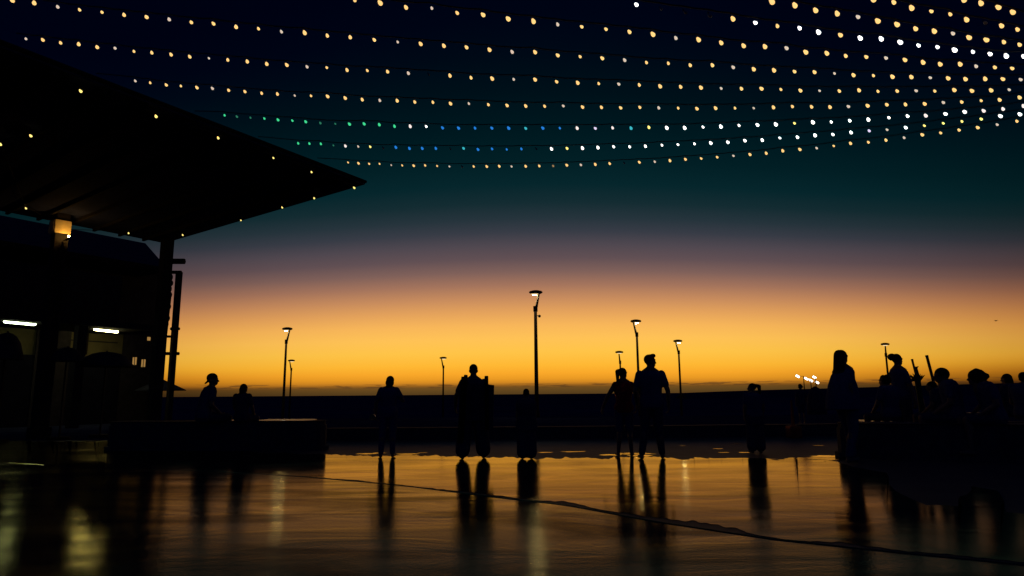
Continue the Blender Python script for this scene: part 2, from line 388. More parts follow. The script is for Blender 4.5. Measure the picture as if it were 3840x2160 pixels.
# ------------------------------------------------------------------ hall behind, on the left
d1 = (-e1).normalized()                  # runs away from the camera, along the facade
d2 = V((d1.y, -d1.x, 0)); d2 = d2 if d2.x < 0 else -d2    # into the building (leftwards)
ang = math.atan2(d1.y, d1.x)
vp = U(655, 1250, 29.0)                  # far end post of the veranda
hall = thing('hall', (vp.x, vp.y, 0), 'long dark hall with hipped roof and lit veranda behind the canopy', 'building')
HR = Matrix.Rotation(ang, 3, 'Z')        # local x = along facade away from camera, local y = left into the hall (d2)
sgn = 1 if (HR @ V((0, 1, 0))).dot(d2) > 0 else -1
def HL(a, b, z): return HR @ V((a, sgn * b, 0)) + V((0, 0, z))
def hbox(bm, a0, a1, b0, b1, z0, z1, bev=0):
    box(bm, HL((a0 + a1) / 2, (b0 + b1) / 2, (z0 + z1) / 2), (abs(a1 - a0), abs(b1 - b0), z1 - z0), HR, bev)
# local coordinates (a, b) of a picture point lying at height z or on the facade plane b
def on_facade(px, py, b):
    o = V((0, 0, CAMZ)) - V((vp.x, vp.y, 0)); d = ray(px, py); nrm = HL(0, 1, 0)
    k = (b - o.dot(nrm)) / d.dot(nrm); p = o + d * k
    return p.dot(HL(1, 0, 0)), p.z
FB = 3.0                                 # facade set 3 m behind the veranda line
bm = bmesh.new(); AE = on_facade(588, 1400, FB)[0]; hbox(bm, -26, AE, FB, FB + 9, 0, 7.5); obj('wall', bm, 'render_wall', hall)
R1 = U(545, 912, 38.5)
rz = R1.z; a_r = (R1 - V((vp.x, vp.y, 0))).dot(HL(1, 0, 0)); b_r = (R1 - V((vp.x, vp.y, 0))).dot(HL(0, 1, 0))
bm = bmesh.new(); ez = 6.75
ea = -.2
b_far = 2 * b_r + .5
vs = [bm.verts.new(HL(*p)) for p in ((-27, .4, ez), (ea, .4, ez), (ea, b_far, ez), (-27, b_far, ez), (-27, b_r, rz), (a_r, b_r, rz))]
for f in ((0, 1, 5, 4), (1, 2, 5), (2, 3, 4, 5), (3, 0, 4), (3, 2, 1, 0)): bm.faces.new([vs[i] for i in f])
roof = obj('roof', bm, 'tile', hall)
bm = bmesh.new(); hbox(bm, -27, ea - .2, .2, .397, ez - .12, ez + .1, .03); obj('gutter', bm, 'dark_metal', hall)
bm = bmesh.new(); hbox(bm, -26, -1.2, -.3, FB - .003, 3.95, 4.1); obj('veranda_ceiling', bm, 'dark_timber', hall)
bm = bmesh.new(); hbox(bm, -26, -2.6, -.3, -.2, 4.103, 6.05); obj('veranda_fascia', bm, 'dark_timber', hall)
def vpost(a, r=.12):
    bm = bmesh.new(); hbox(bm, a - r, a + r, -r, r, 0, 3.94 if a < -.5 else 6.7, .02)
    return obj('veranda_post', bm, 'dark_timber', hall)
vpost(0, .11)
for px in (300,):
    a, zz = on_facade(px, 1280, 0); vpost(a, .17)
a_, _ = on_facade(20, 1400, 0); vpost(a_ - 3)
# iron brackets on the end post
def hb(px0, px1, py, th):
    bm = bmesh.new(); p = U(px0, py, 28.85) - hall.location; q_ = U(px1, py, 28.85) - hall.location
    tube(bm, [p, q_], th, 6); obj('bracket', bm, 'dark_metal', hall)
hb(640, 673, 1233, .07); hb(616, 671, 1326, .08); hb(640, 692, 980, .13); hb(640, 680, 1021, .08)
bm = bmesh.new()
for k in range(9):
    y = 1040 + 22 * k; xx = 641 - 2.0 * k
    p = U(xx, y, 29.6) - hall.location; ell(bm, p, (.09 + .04 * (k % 2), .05, .16))
p = U(640, 1100, 29.6) - hall.location; p2 = U(622, 1262, 29.6) - hall.location
tube(bm, [p, p2], .05, 6); hb(606, 640, 1262, .06)
obj('lace_panel', bm, 'dark_metal', hall)
a0_, _ = on_facade(-60, 1500, FB); bm = bmesh.new(); hbox(bm, -26, AE - .05, FB - .05, FB - .003, 0, 2.9); obj('shade_panel', bm, 'shade_panel', hall)  # dark panel added so the lower facade stays in shade below the tubes
# mullion lines and windows of the facade
def facade_box(name, x0, x1, y0, y1, b0, b1, m, parent=hall):
    a0, z0 = on_facade(x0, (y0 + y1) / 2, b1); a1, z1 = on_facade(x1, (y0 + y1) / 2, b1)
    _, zt = on_facade((x0 + x1) / 2, y0, b1); _, zb_ = on_facade((x0 + x1) / 2, y1, b1)
    bm = bmesh.new(); hbox(bm, a0, a1, b0, b1, zb_, zt); return obj(name, bm, m, parent)
facade_box('wall_rail', 250, 440, 1278, 1282, FB - .06, FB - .003, 'dark_timber')
facade_box('doorway', 120, 250, 1200, 1640, FB - .1, FB - .053, 'dark_timber')
facade_box('doorway', 448, 600, 1215, 1650, FB - .1, FB - .053, 'dark_timber')
facade_box('drain_pipe', 318, 326, 1240, 1330, FB - .12, FB - .006, 'dark_metal')
for i, (x0, y0) in enumerate(((497, 1340), (530, 1348))):
    fr = facade_box('window', x0 - 4, x0 + 19, y0 - 8, y0 + 36, FB - .16, FB - .103, 'dark_timber')
    for xx in (0, 9):
        facade_box('pane', x0 + xx, x0 + xx + 5, y0, y0 + 28, FB - .19, FB - .163, 'window_glow', fr)
facade_box('window', 552, 562, 1264, 1277, FB - .16, FB - .103, 'window_glow')
# tubes
for (x0, y0, x1, y1, Z0, Z1, m, lab) in ((15, 1205, 133, 1216, 24.0, 25.0, 'tube_green', 'long greenish white fluorescent tube at the left end of the veranda'),
                                          (354, 1234, 441, 1244, 27.0, 28.0, 'tube', 'yellowish white fluorescent tube over the middle of the veranda')):
    p, q_ = U(x0, y0, Z0), U(x1, y1, Z1); mid = (p + q_) / 2
    t = thing('tube_light', mid, lab, 'light', 'fluorescent tubes under the veranda')
    bm = bmesh.new(); d = (q_ - p)
    tube(bm, [p - mid, (p - mid) * .9, (q_ - mid) * .9, q_ - mid], [.045, .06, .06, .045], 10); obj('glass_tube', bm, m, t, True)
    bm = bmesh.new(); box(bm, V((0, 0, .115)), (d.length * .98, .14, .09), Matrix.Rotation(math.atan2(d.y, d.x), 3, 'Z'), .01); obj('housing', bm, 'cream_metal', t)

# market umbrellas
def umbrella(px, apex_y, rim_y, half_px, Z, label, dome=.0, tilt=0):
    top = U(px, apex_y, Z); rim = U(px, rim_y, Z); r = half_px / F * Z; h = top.z - rim.z; gz = ground_z(top.y)
    t = thing('market_umbrella', (top.x, top.y, gz), label, 'umbrella', 'market umbrellas by the hall')
    bm = bmesh.new(); n = 16
    prof = [(0.02, 0), (.25, .10 - dome * .06), (.5, .30 - dome * .16), (.75, .6 - dome * .2), (1, 1)] if dome else [(.02, 0), (.35, .33), (.7, .68), (1, 1)]
    def rg(k, off): return [V((r * k[0] * math.cos(2 * math.pi * i / n), r * k[0] * math.sin(2 * math.pi * i / n), top.z - gz - h * k[1] + off)) for i in range(n)]
    loft(bm, [rg(k, 0) for k in prof] + [rg(k, -.03) for k in reversed(prof)])
    obj('canopy', bm, 'canvas', t, True)
    bm = bmesh.new(); tube(bm, [(0, 0, 0), (0, 0, top.z - gz + .04)], .025); obj('pole', bm, 'cable', t)
    bm = bmesh.new(); tube(bm, [(0, 0, .002), (0, 0, .08)], [.3, .26], 16); obj('base', bm, 'dark_metal', t)
umbrella(30, 1247, 1345, 58, 17.5, 'domed dark umbrella in front of the green-lit wall at the far left', 1)
umbrella(255, 1303, 1352, 55, 18.5, 'dark umbrella just left of the dark veranda post', 1)
umbrella(402, 1320, 1372, 92, 19.5, 'wide domed dark umbrella under the yellowish tube', 1)
umbrella(606, 1421, 1463, 86, 30, 'low pointed umbrella behind the corner column, its tip against the sky')

# ------------------------------------------------------------------ string lights
STR = []
def amber(n, k, other=None):      # every fifth bulb of an amber string glows paler
    c = ['k' if i % 5 == k else 'a' for i in range(n)]
    for i, x in (other or {}).items(): c[i] = x
    return c
STR = [
    (1, 0.06965, 8.852e-06, [(1305, 609),  (1344, 612),  (1384, 614),  (1423, 614),  (1467, 619),  (1508, 620),  (1551, 621),  (1594, 620),  (1639, 622),  (1685, 624),  (1733, 625),  (1776, 624),  (1825, 624),  (1872, 623),  (1918, 624),  (1971, 623),  (2022, 622),  (2074, 622),  (2125, 619),  (2178, 618),  (2232, 616),  (2286, 613),  (2341, 611),  (2397, 608),  (2455, 606),  (2512, 602),  (2570, 597),  (2629, 594),  (2689, 589),  (2750, 584),  (2812, 579),  (2873, 574),  (2935, 565),  (2999, 560),  (3062, 555),  (3126, 547),  (3189, 537),  (3256, 533),  (3322, 525),  (3390, 516),  (3458, 505),  (3527, 498),  (3596, 487),  (3666, 478),  (3739, 467),  (3813, 454)], amber(46, 4, {10: 'o', 17: 'd', 22: 'o'})),
    (2, 0.07559, 7.320e-06, [(1118, 537),  (1160, 538),  (1203, 539),  (1250, 545),  (1295, 547),  (1343, 549),  (1388, 550),  (1437, 555),  (1484, 552),  (1535, 556),  (1583, 556),  (1634, 556),  (1689, 558),  (1738, 556),  (1792, 560),  (1845, 558),  (1900, 560),  (1955, 558),  (2011, 558),  (2068, 558),  (2126, 556),  (2184, 555),  (2242, 553),  (2301, 550),  (2361, 550),  (2420, 548),  (2482, 544),  (2542, 542),  (2604, 539),  (2665, 536),  (2729, 533),  (2793, 527),  (2858, 525),  (2924, 517),  (2990, 514),  (3056, 507),  (3123, 504),  (3191, 496),  (3259, 490),  (3326, 486),  (3396, 478),  (3466, 471),  (3537, 462),  (3607, 455),  (3679, 446),  (3751, 435),  (3824, 428)], 'gggGwkyobbbbocbbb' + 'boWyWWWWWWWWWWWW' + 'WWWWWlkWyyyyWW'),
    (3, 0.08436, 5.346e-06, [(842, 432),  (888, 437),  (939, 441),  (991, 444),  (1042, 449),  (1096, 452),  (1146, 456),  (1201, 461),  (1257, 464),  (1310, 465),  (1365, 464),  (1422, 467),  (1479, 473),  (1538, 473),  (1598, 474),  (1659, 479),  (1719, 480),  (1781, 480),  (1844, 480),  (1907, 480),  (1971, 481),  (2035, 480),  (2099, 480),  (2164, 480),  (2232, 481),  (2297, 479),  (2366, 480),  (2433, 477),  (2500, 479),  (2567, 479),  (2636, 476),  (2703, 474),  (2771, 470),  (2840, 468),  (2909, 466),  (2979, 462),  (3048, 458),  (3117, 457),  (3186, 452),  (3256, 448),  (3333, 441),  (3403, 435),  (3471, 433),  (3545, 427),  (3617, 419),  (3688, 415),  (3761, 408),  (3838, 397)], 'gGGggggGGgggg' + 'wWbbbbbcbbwlwcyWWWWWW' + 'WyWWWWWWwWWwww'),
    (4, 0.09155, 2.853e-06, [(507, 303),  (563, 310),  (623, 318),  (678, 322),  (738, 328),  (796, 331),  (857, 338),  (918, 343),  (981, 349),  (1040, 352),  (1105, 358),  (1166, 359),  (1228, 361),  (1294, 367),  (1358, 373),  (1424, 376),  (1489, 377),  (1555, 382),  (1623, 383),  (1689, 388),  (1758, 388),  (1831, 392),  (1901, 395),  (1971, 397),  (2042, 398),  (2112, 397),  (2184, 401),  (2255, 402),  (2327, 404),  (2399, 402),  (2470, 404),  (2543, 405),  (2613, 407),  (2683, 405),  (2756, 405),  (2826, 405),  (2900, 402),  (2971, 399),  (3043, 400),  (3112, 401),  (3181, 399),  (3253, 396),  (3325, 392),  (3395, 391),  (3467, 389),  (3537, 384),  (3606, 382),  (3679, 377),  (3748, 374),  (3823, 365)], amber(50, 0)),
    (5, 0.10101, 4.193e-07, [(97, 145),  (160, 149),  (227, 160),  (295, 165),  (364, 176),  (431, 180),  (502, 192),  (569, 197),  (641, 204),  (711, 212),  (783, 218),  (854, 224),  (927, 230),  (1000, 239),  (1075, 243),  (1151, 250),  (1225, 253),  (1301, 262),  (1377, 264),  (1453, 268),  (1531, 274),  (1608, 279),  (1687, 283),  (1766, 291),  (1845, 294),  (1926, 297),  (2006, 298),  (2087, 306),  (2166, 310),  (2245, 313),  (2320, 315),  (2397, 318),  (2475, 323),  (2552, 325),  (2628, 328),  (2704, 331),  (2780, 332),  (2855, 332),  (2928, 335),  (3001, 339),  (3073, 340),  (3147, 341),  (3221, 338),  (3292, 342),  (3364, 341),  (3435, 340),  (3505, 341),  (3578, 337),  (3644, 340),  (3716, 338),  (3784, 336)], amber(51, 0, {21: 'o'})),
    (6, 0.11080, -3.339e-06, [(45, 0),  (128, 10),  (216, 25),  (298, 36),  (382, 45),  (465, 55),  (549, 63),  (634, 72),  (717, 83),  (800, 88),  (885, 100),  (969, 107),  (1055, 118),  (1142, 122),  (1227, 133),  (1313, 139),  (1403, 149),  (1491, 157),  (1577, 164),  (1664, 171),  (1749, 177),  (1835, 186),  (1920, 194),  (2006, 195),  (2091, 207),  (2175, 212),  (2258, 218),  (2342, 225),  (2424, 234),  (2506, 237),  (2588, 244),  (2671, 244),  (2749, 252),  (2826, 259),  (2902, 263),  (2979, 268),  (3054, 270),  (3129, 275),  (3200, 281),  (3275, 283),  (3346, 287),  (3417, 288),  (3488, 291),  (3555, 293),  (3620, 296),  (3694, 295),  (3760, 296),  (3827, 298)], amber(48, 2)),
    (7, 0.13073, -1.154e-05, [(1330, 0),  (1425, 10),  (1522, 27),  (1619, 30),  (1714, 48),  (1811, 55),  (1905, 70),  (2000, 79),  (2091, 91),  (2181, 100),  (2272, 109),  (2360, 119),  (2448, 128),  (2534, 142),  (2619, 148),  (2704, 160),  (2788, 171),  (2868, 174),  (2949, 180),  (3021, 195),  (3100, 199),  (3171, 209),  (3248, 213),  (3322, 217),  (3393, 224),  (3461, 233),  (3525, 240),  (3600, 240),  (3660, 248),  (3730, 252),  (3795, 256)], amber(31, 3)),
    (8, 0.15233, -1.925e-05, [(2386, 17),  (2479, 32),  (2570, 45),  (2662, 57),  (2748, 70),  (2832, 85),  (2915, 97),  (2998, 105),  (3069, 120),  (3151, 131),  (3225, 142),  (3304, 145),  (3375, 158),  (3444, 170),  (3515, 176),  (3579, 187),  (3648, 194),  (3712, 202),  (3773, 209),  (3838, 211)], 'WoooaW' + 'aWWaWWWWWWWWWW'),
    (9, 0.16658, -2.435e-05, [(2894, 6),  (2980, 19),  (3058, 38),  (3139, 50),  (3217, 63),  (3291, 78),  (3363, 91),  (3433, 107),  (3503, 116),  (3573, 125),  (3633, 140),  (3698, 149),  (3764, 157),  (3823, 167)], amber(14, 4)),
    (10, 0.10063, 0.000e+00, [(3274, -3),  (3351, 8),  (3418, 29),  (3492, 42),  (3563, 53),  (3624, 73),  (3694, 85),  (3755, 96),  (3815, 110)], amber(9, 9, {6: 'o'})),
    (11, 0.10063, 0.000e+00, [(3614, -2),  (3678, 11),  (3743, 27),  (3797, 45)], amber(4, 9)),
]
def bulb_mesh(k, s=1.0):
    bm = bmesh.new(); ax = V((.5, -.1, -.83)).normalized(); sd, tt, _ = frame(ax)
    def rg(d, r): return [ax * d + (sd * math.cos(q) + tt * math.sin(q)) * r for q in (2 * math.pi * i / 10 for i in range(10))]
    loft(bm, [rg(-.075 * s, .012 * s), rg(-.07 * s, .016 * s), rg(-.045 * s, .017 * s)], True, 1)
    loft(bm, [rg(-.0448 * s, .016 * s), rg(-.03 * s, .022 * s), rg(-.01 * s, .031 * s), rg(.012 * s, .036 * s), rg(.032 * s, .033 * s), rg(.047 * s, .02 * s), rg(.053 * s, .006 * s)], True, 0)
    me = bpy.data.meshes.new('bulb'); bmesh.ops.recalc_face_normals(bm, faces=bm.faces[:]); bm.to_mesh(me); bm.free()
    me.materials.append(M['bulb_' + k]); me.materials.append(M['cable']); me.shade_smooth(); return me
BM = {k: bulb_mesh(k, .8 if k in 'Ww' else (.66 if k in 'dkGo' else (.8 if k in 'gbcl' else .78))) for k in BULB}
LAB = {1: 'lowest string of small amber bulbs, its left end nearest the canopy tip',
       2: 'second lowest string of bulbs, green then blue at left, glaring white to the right',
       3: 'third lowest string of bulbs, a long green and blue run turning glaring white',
       4: 'string of amber bulbs just above the upper of the two green and blue strings',
       5: 'long amber string starting at the left edge just above the canopy',
       6: 'uppermost amber string at the top left corner, crossing the whole width',
       7: 'amber string that enters at the top edge left of the middle',
       8: 'steep string with glaring white bulbs and unlit gaps at the upper right',
       9: 'steep amber string just above the glaring white one at the upper right',
       10: 'short amber string near the top right corner with one unlit bulb',
       11: 'shortest amber string, only four bulbs in the top right corner'}
ROOTS = {1: (1190, 600), 2: (968, 520), 3: (730, 425), 4: (360, 285), 5: (60, 135)}
def string_light(n, a, b, pts, cols, label, zfix=None, dz=.075):
    P = []
    for x, y in pts:
        P.append(G(x, y, zfix) if zfix else U(x, y, 1 / (a + b * (x - 1920))))
    root = thing('string_light', P[len(P) // 2], label, 'string lights', 'strings of bulbs overhead' if not zfix else None)
    o0 = root.location
    cord = [p - o0 + V((-.028, .006, dz)) for p in P]
    sm = []                                   # the cord hangs a little between two bulbs
    if n in ROOTS: sm.append(G(*ROOTS[n], RZ + .1) + V((0, 0, .05)) - o0)
    elif n is not None and not zfix: sm.append(cord[0] * 2 - cord[1] + (cord[0] - cord[1]) * 6)
    for u, v in zip(cord, cord[1:]): sm += [u, (u + v) / 2 - V((0, 0, .008))]
    sm.append(cord[-1])
    if not zfix: sm.append(cord[-1] + (cord[-1] - cord[-2]).normalized() * 3)
    bm = bmesh.new(); tube(bm, sm, .009, 5); obj('cord', bm, 'cable', root)
    for p, c in zip(P, cols):
        o = bpy.data.objects.new('bulb', BM[c]); COL.objects.link(o); o.parent = root
        o.location = p - o0; o.rotation_euler = (random.uniform(-.15, .15), random.uniform(-.2, .2), random.uniform(-.3, .3))
        s = random.choice((.64, .74, .8, .84, .88, .9)); o.scale = (s, s, s)
for n, a, b, pts, cols in STR:
    if n == 10: a, b = .18, -3e-5
    if n == 11: a, b = .195, -3.6e-5
    string_light(n, a, b, pts, cols, LAB[n])
ROOFB = [(302, 341), (585, 436), (818, 517), (1025, 592), (1168, 645), (1328, 704), (1178, 743), (1058, 778), (903, 826), (685, 881), (482, 874), (255, 868), (97, 781), (2, 541), (115, 509)]
ef = [0] * len(ROOFB)
string_light(None, 0, 0, ROOFB, 'y' * len(ROOFB), 'sparse string of single amber bulbs fixed round the underside of the canopy', RZ - .19)

# ------------------------------------------------------------------ street lamps
def street_lamp(px, ytop, lean, flip, label, hgt=6.4, pole_r=.085, weak=False, yaw=0, extra=False):
    D = 20.0
    for _ in range(30):
        p = U(px, ytop, D); want = ground_z(p.y) + hgt; D *= 1 + .8 * (want - CAMZ) / (p.z - CAMZ) - .8
    p = U(px, ytop, D); gz = ground_z(p.y)
    root = thing('street_lamp', (p.x, p.y, gz), label, 'street lamp', 'street lamps along the seafront', rz=yaw)
    ph = hgt - .78
    bm = bmesh.new(); tube(bm, [(0, 0, 0), (0, 0, .25), (0, 0, .26), (0, 0, ph)], [pole_r * 1.5, pole_r * 1.4, pole_r * 1.12, pole_r * .8], 12); obj('pole', bm, 'dark_metal', root, True)
    bm = bmesh.new(); tube(bm, [(0, 0, ph - .28), (0, 0, ph)], [pole_r * 1.15, pole_r * 1.15], 12); obj('collar', bm, 'dark_metal', root)
    u = lean
    arm = [V((u * x, 0, ph + zz)) for x, zz in ((.0, -.25), (.055, -.02), (.10, .2), (.145, .42), (.18, .6), (.19, .74))]
    bm = bmesh.new(); tube(bm, arm, [.07, .07, .062, .055, .05, .05], 8); obj('arm', bm, 'cream_metal' if not weak else 'dark_metal', root, True)
    hx = u * .19 - flip * .16
    hd = bmesh.new(); n = 20
    def er(rx, ry, z, cx=hx): return [V((cx + rx * math.cos(2 * math.pi * i / n), ry * math.sin(2 * math.pi * i / n), ph + z)) for i in range(n)]
    loft(hd, [er(.26, .15, .64), er(.345, .205, .69), er(.355, .21, .735), er(.30, .17, .79), er(.12, .07, .83)]); hdo = obj('lamp_head', hd, 'dark_metal', root, True)
    bm = bmesh.new(); cx = hx - flip * .06
    loft(bm, [er(.06, .04, .585, cx), er(.15, .09, .60, cx), er(.21, .12, .638, cx)]); obj('lens', bm, 'lamp_lens_weak' if weak else 'lens_rim', hdo, True)
    if not weak:
        bm = bmesh.new(); loft(bm, [er(.05, .04, .571, cx), er(.085, .06, .575, cx), er(.09, .065, .584, cx)]); obj('lamp_core', bm, 'lamp_lens', hdo, True)
    if extra:
        bm = bmesh.new(); tube(bm, [(0, 0, ph - .5), (.17, 0, ph - .5)], .02); ell(bm, V((.2, 0, ph - .52)), (.075, .075, .075)); obj('camera_dome', bm, 'cream_metal', root, True)
street_lamp(2007, 1092, 1, 1, 'tallest and nearest street lamp, in the middle, with a round camera on its pole', extra=True, pole_r=.098)
street_lamp(2386, 1201, -1, -1, 'lit street lamp standing between the red-topped woman and the man in a t-shirt')
street_lamp(2543, 1276, -1, -1, 'lit street lamp just right of the man in a t-shirt')
street_lamp(1076, 1230, 1, 1, 'lit street lamp, larger of the pair at the left, behind the seat wall')
street_lamp(1094, 1350, -1, -1, 'small far lamp close beside the larger lamp at the left', weak=True)
street_lamp(1663, 1340, -1, -1, 'slim unlit far lamp between the two people left of the middle', weak=True)
street_lamp(2324, 1318, -.4, -.2, 'small far lamp rising behind the head of the woman in the red top', weak=True)
street_lamp(3318, 1288, .1, 0, 'far lamp seen end-on behind the people at the right', weak=True)

# floodlights far away
def flood_mast(px, heads, Z, label):
    y0 = min(h[1] for h in heads); p = U(px, y0, Z); gz = -1.6
    root = thing('floodlight_mast', (p.x, p.y, gz), label, 'floodlight', 'floodlight masts in the distance')
    bm = bmesh.new(); tube(bm, [(0, 0, 0), (0, 0, p.z - gz)], [.16, .09]); obj('mast', bm, 'dark_metal', root)
    for hx, hy in heads:
        q_ = U(hx, hy, Z) - root.location
        bm = bmesh.new(); tube(bm, [V((0, 0, q_.z)), q_ + V((0, .1, 0))], .05, 6); box(bm, q_ + V((0, .08, 0)), (.95, .1, .5), Matrix.Rotation(.5, 3, 'Y'), .02); f = obj('floodlight', bm, 'dark_metal', root)
        bm = bmesh.new(); box(bm, q_, (.86, .06, .42), Matrix.Rotation(.5, 3, 'Y'), .1); obj('lens', bm, 'flood', f)
flood_mast(3013, [(2991, 1411), (3023, 1420)], 150, 'distant mast with two white floodlights, left of three')
flood_mast(3040, [(3041, 1427)], 152, 'distant mast with one white floodlight, middle of three')
flood_mast(3058, [(3054, 1415), (3064, 1434)], 154, 'distant mast with two floodlights one above the other, right of three')

# ------------------------------------------------------------------ seat walls, tables, low wall
def seat_wall(name, pts, wdt, h, label, m='concrete'):
    """pts: centre line on the ground"""
    c = sum((p for p in pts), V((0, 0, 0))) / len(pts); root_pts = [p - c for p in pts]
    lft, rgt = [], []
    for i, p in enumerate(root_pts):
        d = (root_pts[min(i + 1, len(pts) - 1)] - root_pts[max(i - 1, 0)]).normalized(); s = V((-d.y, d.x, 0))
        lft.append(p + s * wdt / 2); rgt.append(p - s * wdt / 2)
    def endcap(p, d, s): return [p + s * math.cos(a) * wdt / 2 + d * math.sin(a) * wdt / 2 for a in (math.radians(t) for t in (30, 60, 90, 120, 150))]
    d = (root_pts[-1] - root_pts[-2]).normalized(); e = endcap(root_pts[-1], d, V((-d.y, d.x, 0)))
    d = (root_pts[0] - root_pts[1]).normalized(); b = endcap(root_pts[0], d, V((-d.y, d.x, 0)))
    poly = lft + e + rgt[::-1] + b
    bm = bmesh.new()
    def off(k): 
        out = []
        n = len(poly)
        for i in range(n):
            t = (poly[(i + 1) % n] - poly[i - 1]).normalized(); nn = V((-t.y, t.x, 0)); out.append(poly[i] + nn * k)
        return out
    loft(bm, [[p + V((0, 0, z)) for p in off(k)] for k, z in ((.06, 0), (.06, .08), (0, .082), (0, h - .09), (-.03, h - .088), (-.03, h - .02), (0, h))])
    o = obj(name, bm, m); o.location = c
    return tag(o, label, 'seat wall')
seat_wall('seat_wall', [G(p, 1686) for p in (470, 600, 760, 920, 1050, 1160)], .7, .62, 'long low rounded seat wall at the left with two people sitting on it', 'dark_wall')
sw_ = bpy.data.objects['seat_wall']; bm = bmesh.new(); rings = []
for px, k_ in [(960, .2)] + [(p_, 1) for p_ in range(985, 1150, 20)] + [(1160, .95), (1172, .75), (1180, .4)]:
    g_ = G(px, 1686) - sw_.location; rings.append([g_ + V((0, -.34 * k_ + (.0 if k_ == 1 else .0), .6225)), g_ + V((0, -.34 * k_, .630)), g_ + V((0, .24 * k_, .630 + .014 * k_)), g_ + V((0, .24 * k_, .6225))])
loft(bm, rings); obj('glint_strip', bm, 'polished', sw_)  # tilted polished strip added so the wall edge shows a sky glint
bm = bmesh.new(); rings = []
for px in (835, 850, 880):
    g_ = G(px, 1686) - sw_.location; rings.append([g_ + V((0, -.3, .6225)), g_ + V((0, -.3, .629)), g_ + V((0, .1, .64)), g_ + V((0, .1, .6225))])
loft(bm, rings); obj('glint_strip', bm, 'polished', sw_)  # shorter strip added for a second glint further left
RB = [V((x, y, 0)) for x, y in ((6.25, 12.0), (7.0, 11.65), (8.0, 11.2), (9.4, 10.5), (11, 9.6))]
seat_wall('seat_wall', RB, .8, .6, 'long low dark seat wall at the right edge crowded with people', 'dark_wall')
LWL = [V((x, 17.6 + .004 * x * x, 0)) for x in range(-9, 17, 2)]
seat_wall('low_wall', LWL, .45, .30, 'low kerb-like wall behind the standing people at the back of the plaza', 'dark_wall')['category'] = 'low wall'
def table(px, py, Z, wx, wy, label):
    p = U(px, py, Z); t = thing('table', (p.x, p.y, 0), label, 'table', 'tables at the right')
    bm = bmesh.new(); box(bm, V((0, 0, p.z - .02)), (wx, wy, .04), None, .01); obj('table_top', bm, 'polished', t)
    for sx in (-1, 1):
        for sy in (-1, 1):
            bm = bmesh.new(); tube(bm, [(sx * (wx / 2 - .06), sy * (wy / 2 - .06), 0), (sx * (wx / 2 - .06), sy * (wy / 2 - .06), p.z - .042)], .025); obj('leg', bm, 'dark_metal', t)
table(3255, 1577, 13.1, .6, .9, 'small shiny table catching the sunset, left end of the right seat wall')
table(3675, 1548, 14.0, .72, .5, 'small table behind the seated people at the far right')
# traffic cone-like sign
p = U(2975, 1600, 16.6)
t = thing('warning_post', (p.x, p.y, 0), 'slim dull orange warning post on a square block, right of the middle', 'post')
bm = bmesh.new(); box(bm, V((0, 0, .15)), (.3, .3, .3), None, .03); obj('block', bm, 'orange_cone', t)
bm = bmesh.new(); tube(bm, [(0, 0, .3), (0, 0, .95)], [.05, .02]); obj('post', bm, 'orange_cone', t)

# leaning stakes and the plant at the right
def stake(x0, y0, x1, y1, Z, r, label):
    a, b = U(x0, y0, Z), U(x1, y1, Z); d = (b - a); a = a - d * ((a.z) / d.z)
    o = thing('stake', a, label, 'stake', 'leaning stakes by the plant'); bm = bmesh.new()
    tube(bm, [V((0, 0, 0)), (b - a) * .98, b - a], [r * 1.1, r, r], 10); obj('shaft', bm, 'wood', o)
    bm = bmesh.new(); tube(bm, [(b - a) * 1.0005, (b - a) * 1.012], r * 1.15, 10); obj('end_cap', bm, 'dark_metal', o)
stake(3441, 1430, 3421, 1351, 13.5, .021, 'shorter leaning stake just left of the pointed plant')
stake(3503, 1440, 3476, 1337, 13.5, .028, 'taller thicker leaning stake right of the pointed plant')
pp = U(3440, 1420, 13.5)
t = thing('plant', (pp.x, pp.y, 0), 'plant with pointed spreading leaves and a three-pronged tip between two stakes', 'plant')
bm = bmesh.new(); k = 13.5 / F
tube(bm, [(0, 0, 0), (.02, 0, .8), (0, 0, pp.z), (.0, 0, pp.z + 45 * k)], [.05, .05, .06, .018]); obj('stem', bm, 'leaf', t)
for dx, dz, l in ((-38, 12, 1), (-24, 16, 1), (36, 14, 1), (24, 18, 1), (12, 14, .8), (-12, 20, .8), (30, 4, .9), (-30, 2, .9)):
    bm = bmesh.new(); o_ = V((0, 0, pp.z)); tip = V((dx * k, random.uniform(-.12, .12), pp.z + dz * k)); mid = o_.lerp(tip, .55) - V((0, 0, .035))
    loft(bm, [[o_ + V((0, -.02, .02)), o_ + V((0, .02, .02)), o_ + V((0, 0, -.05))], [mid + V((0, -.035, .025)), mid + V((0, .035, .025)), mid + V((0, 0, -.03))], [tip + V((0, -.003, .003)), tip + V((0, .003, .003)), tip + V((0, 0, -.003))]])
    obj('leaf', bm, 'leaf', t)
bm = bmesh.new(); o_ = V((0, 0, pp.z + 40 * k))
for dx, dz in ((-8, 7), (9, 6), (1, 3)):
    tube(bm, [o_, o_ + V((dx * k, 0, dz * k))], [.022, .006], 6)
obj('flower', bm, 'leaf', t)

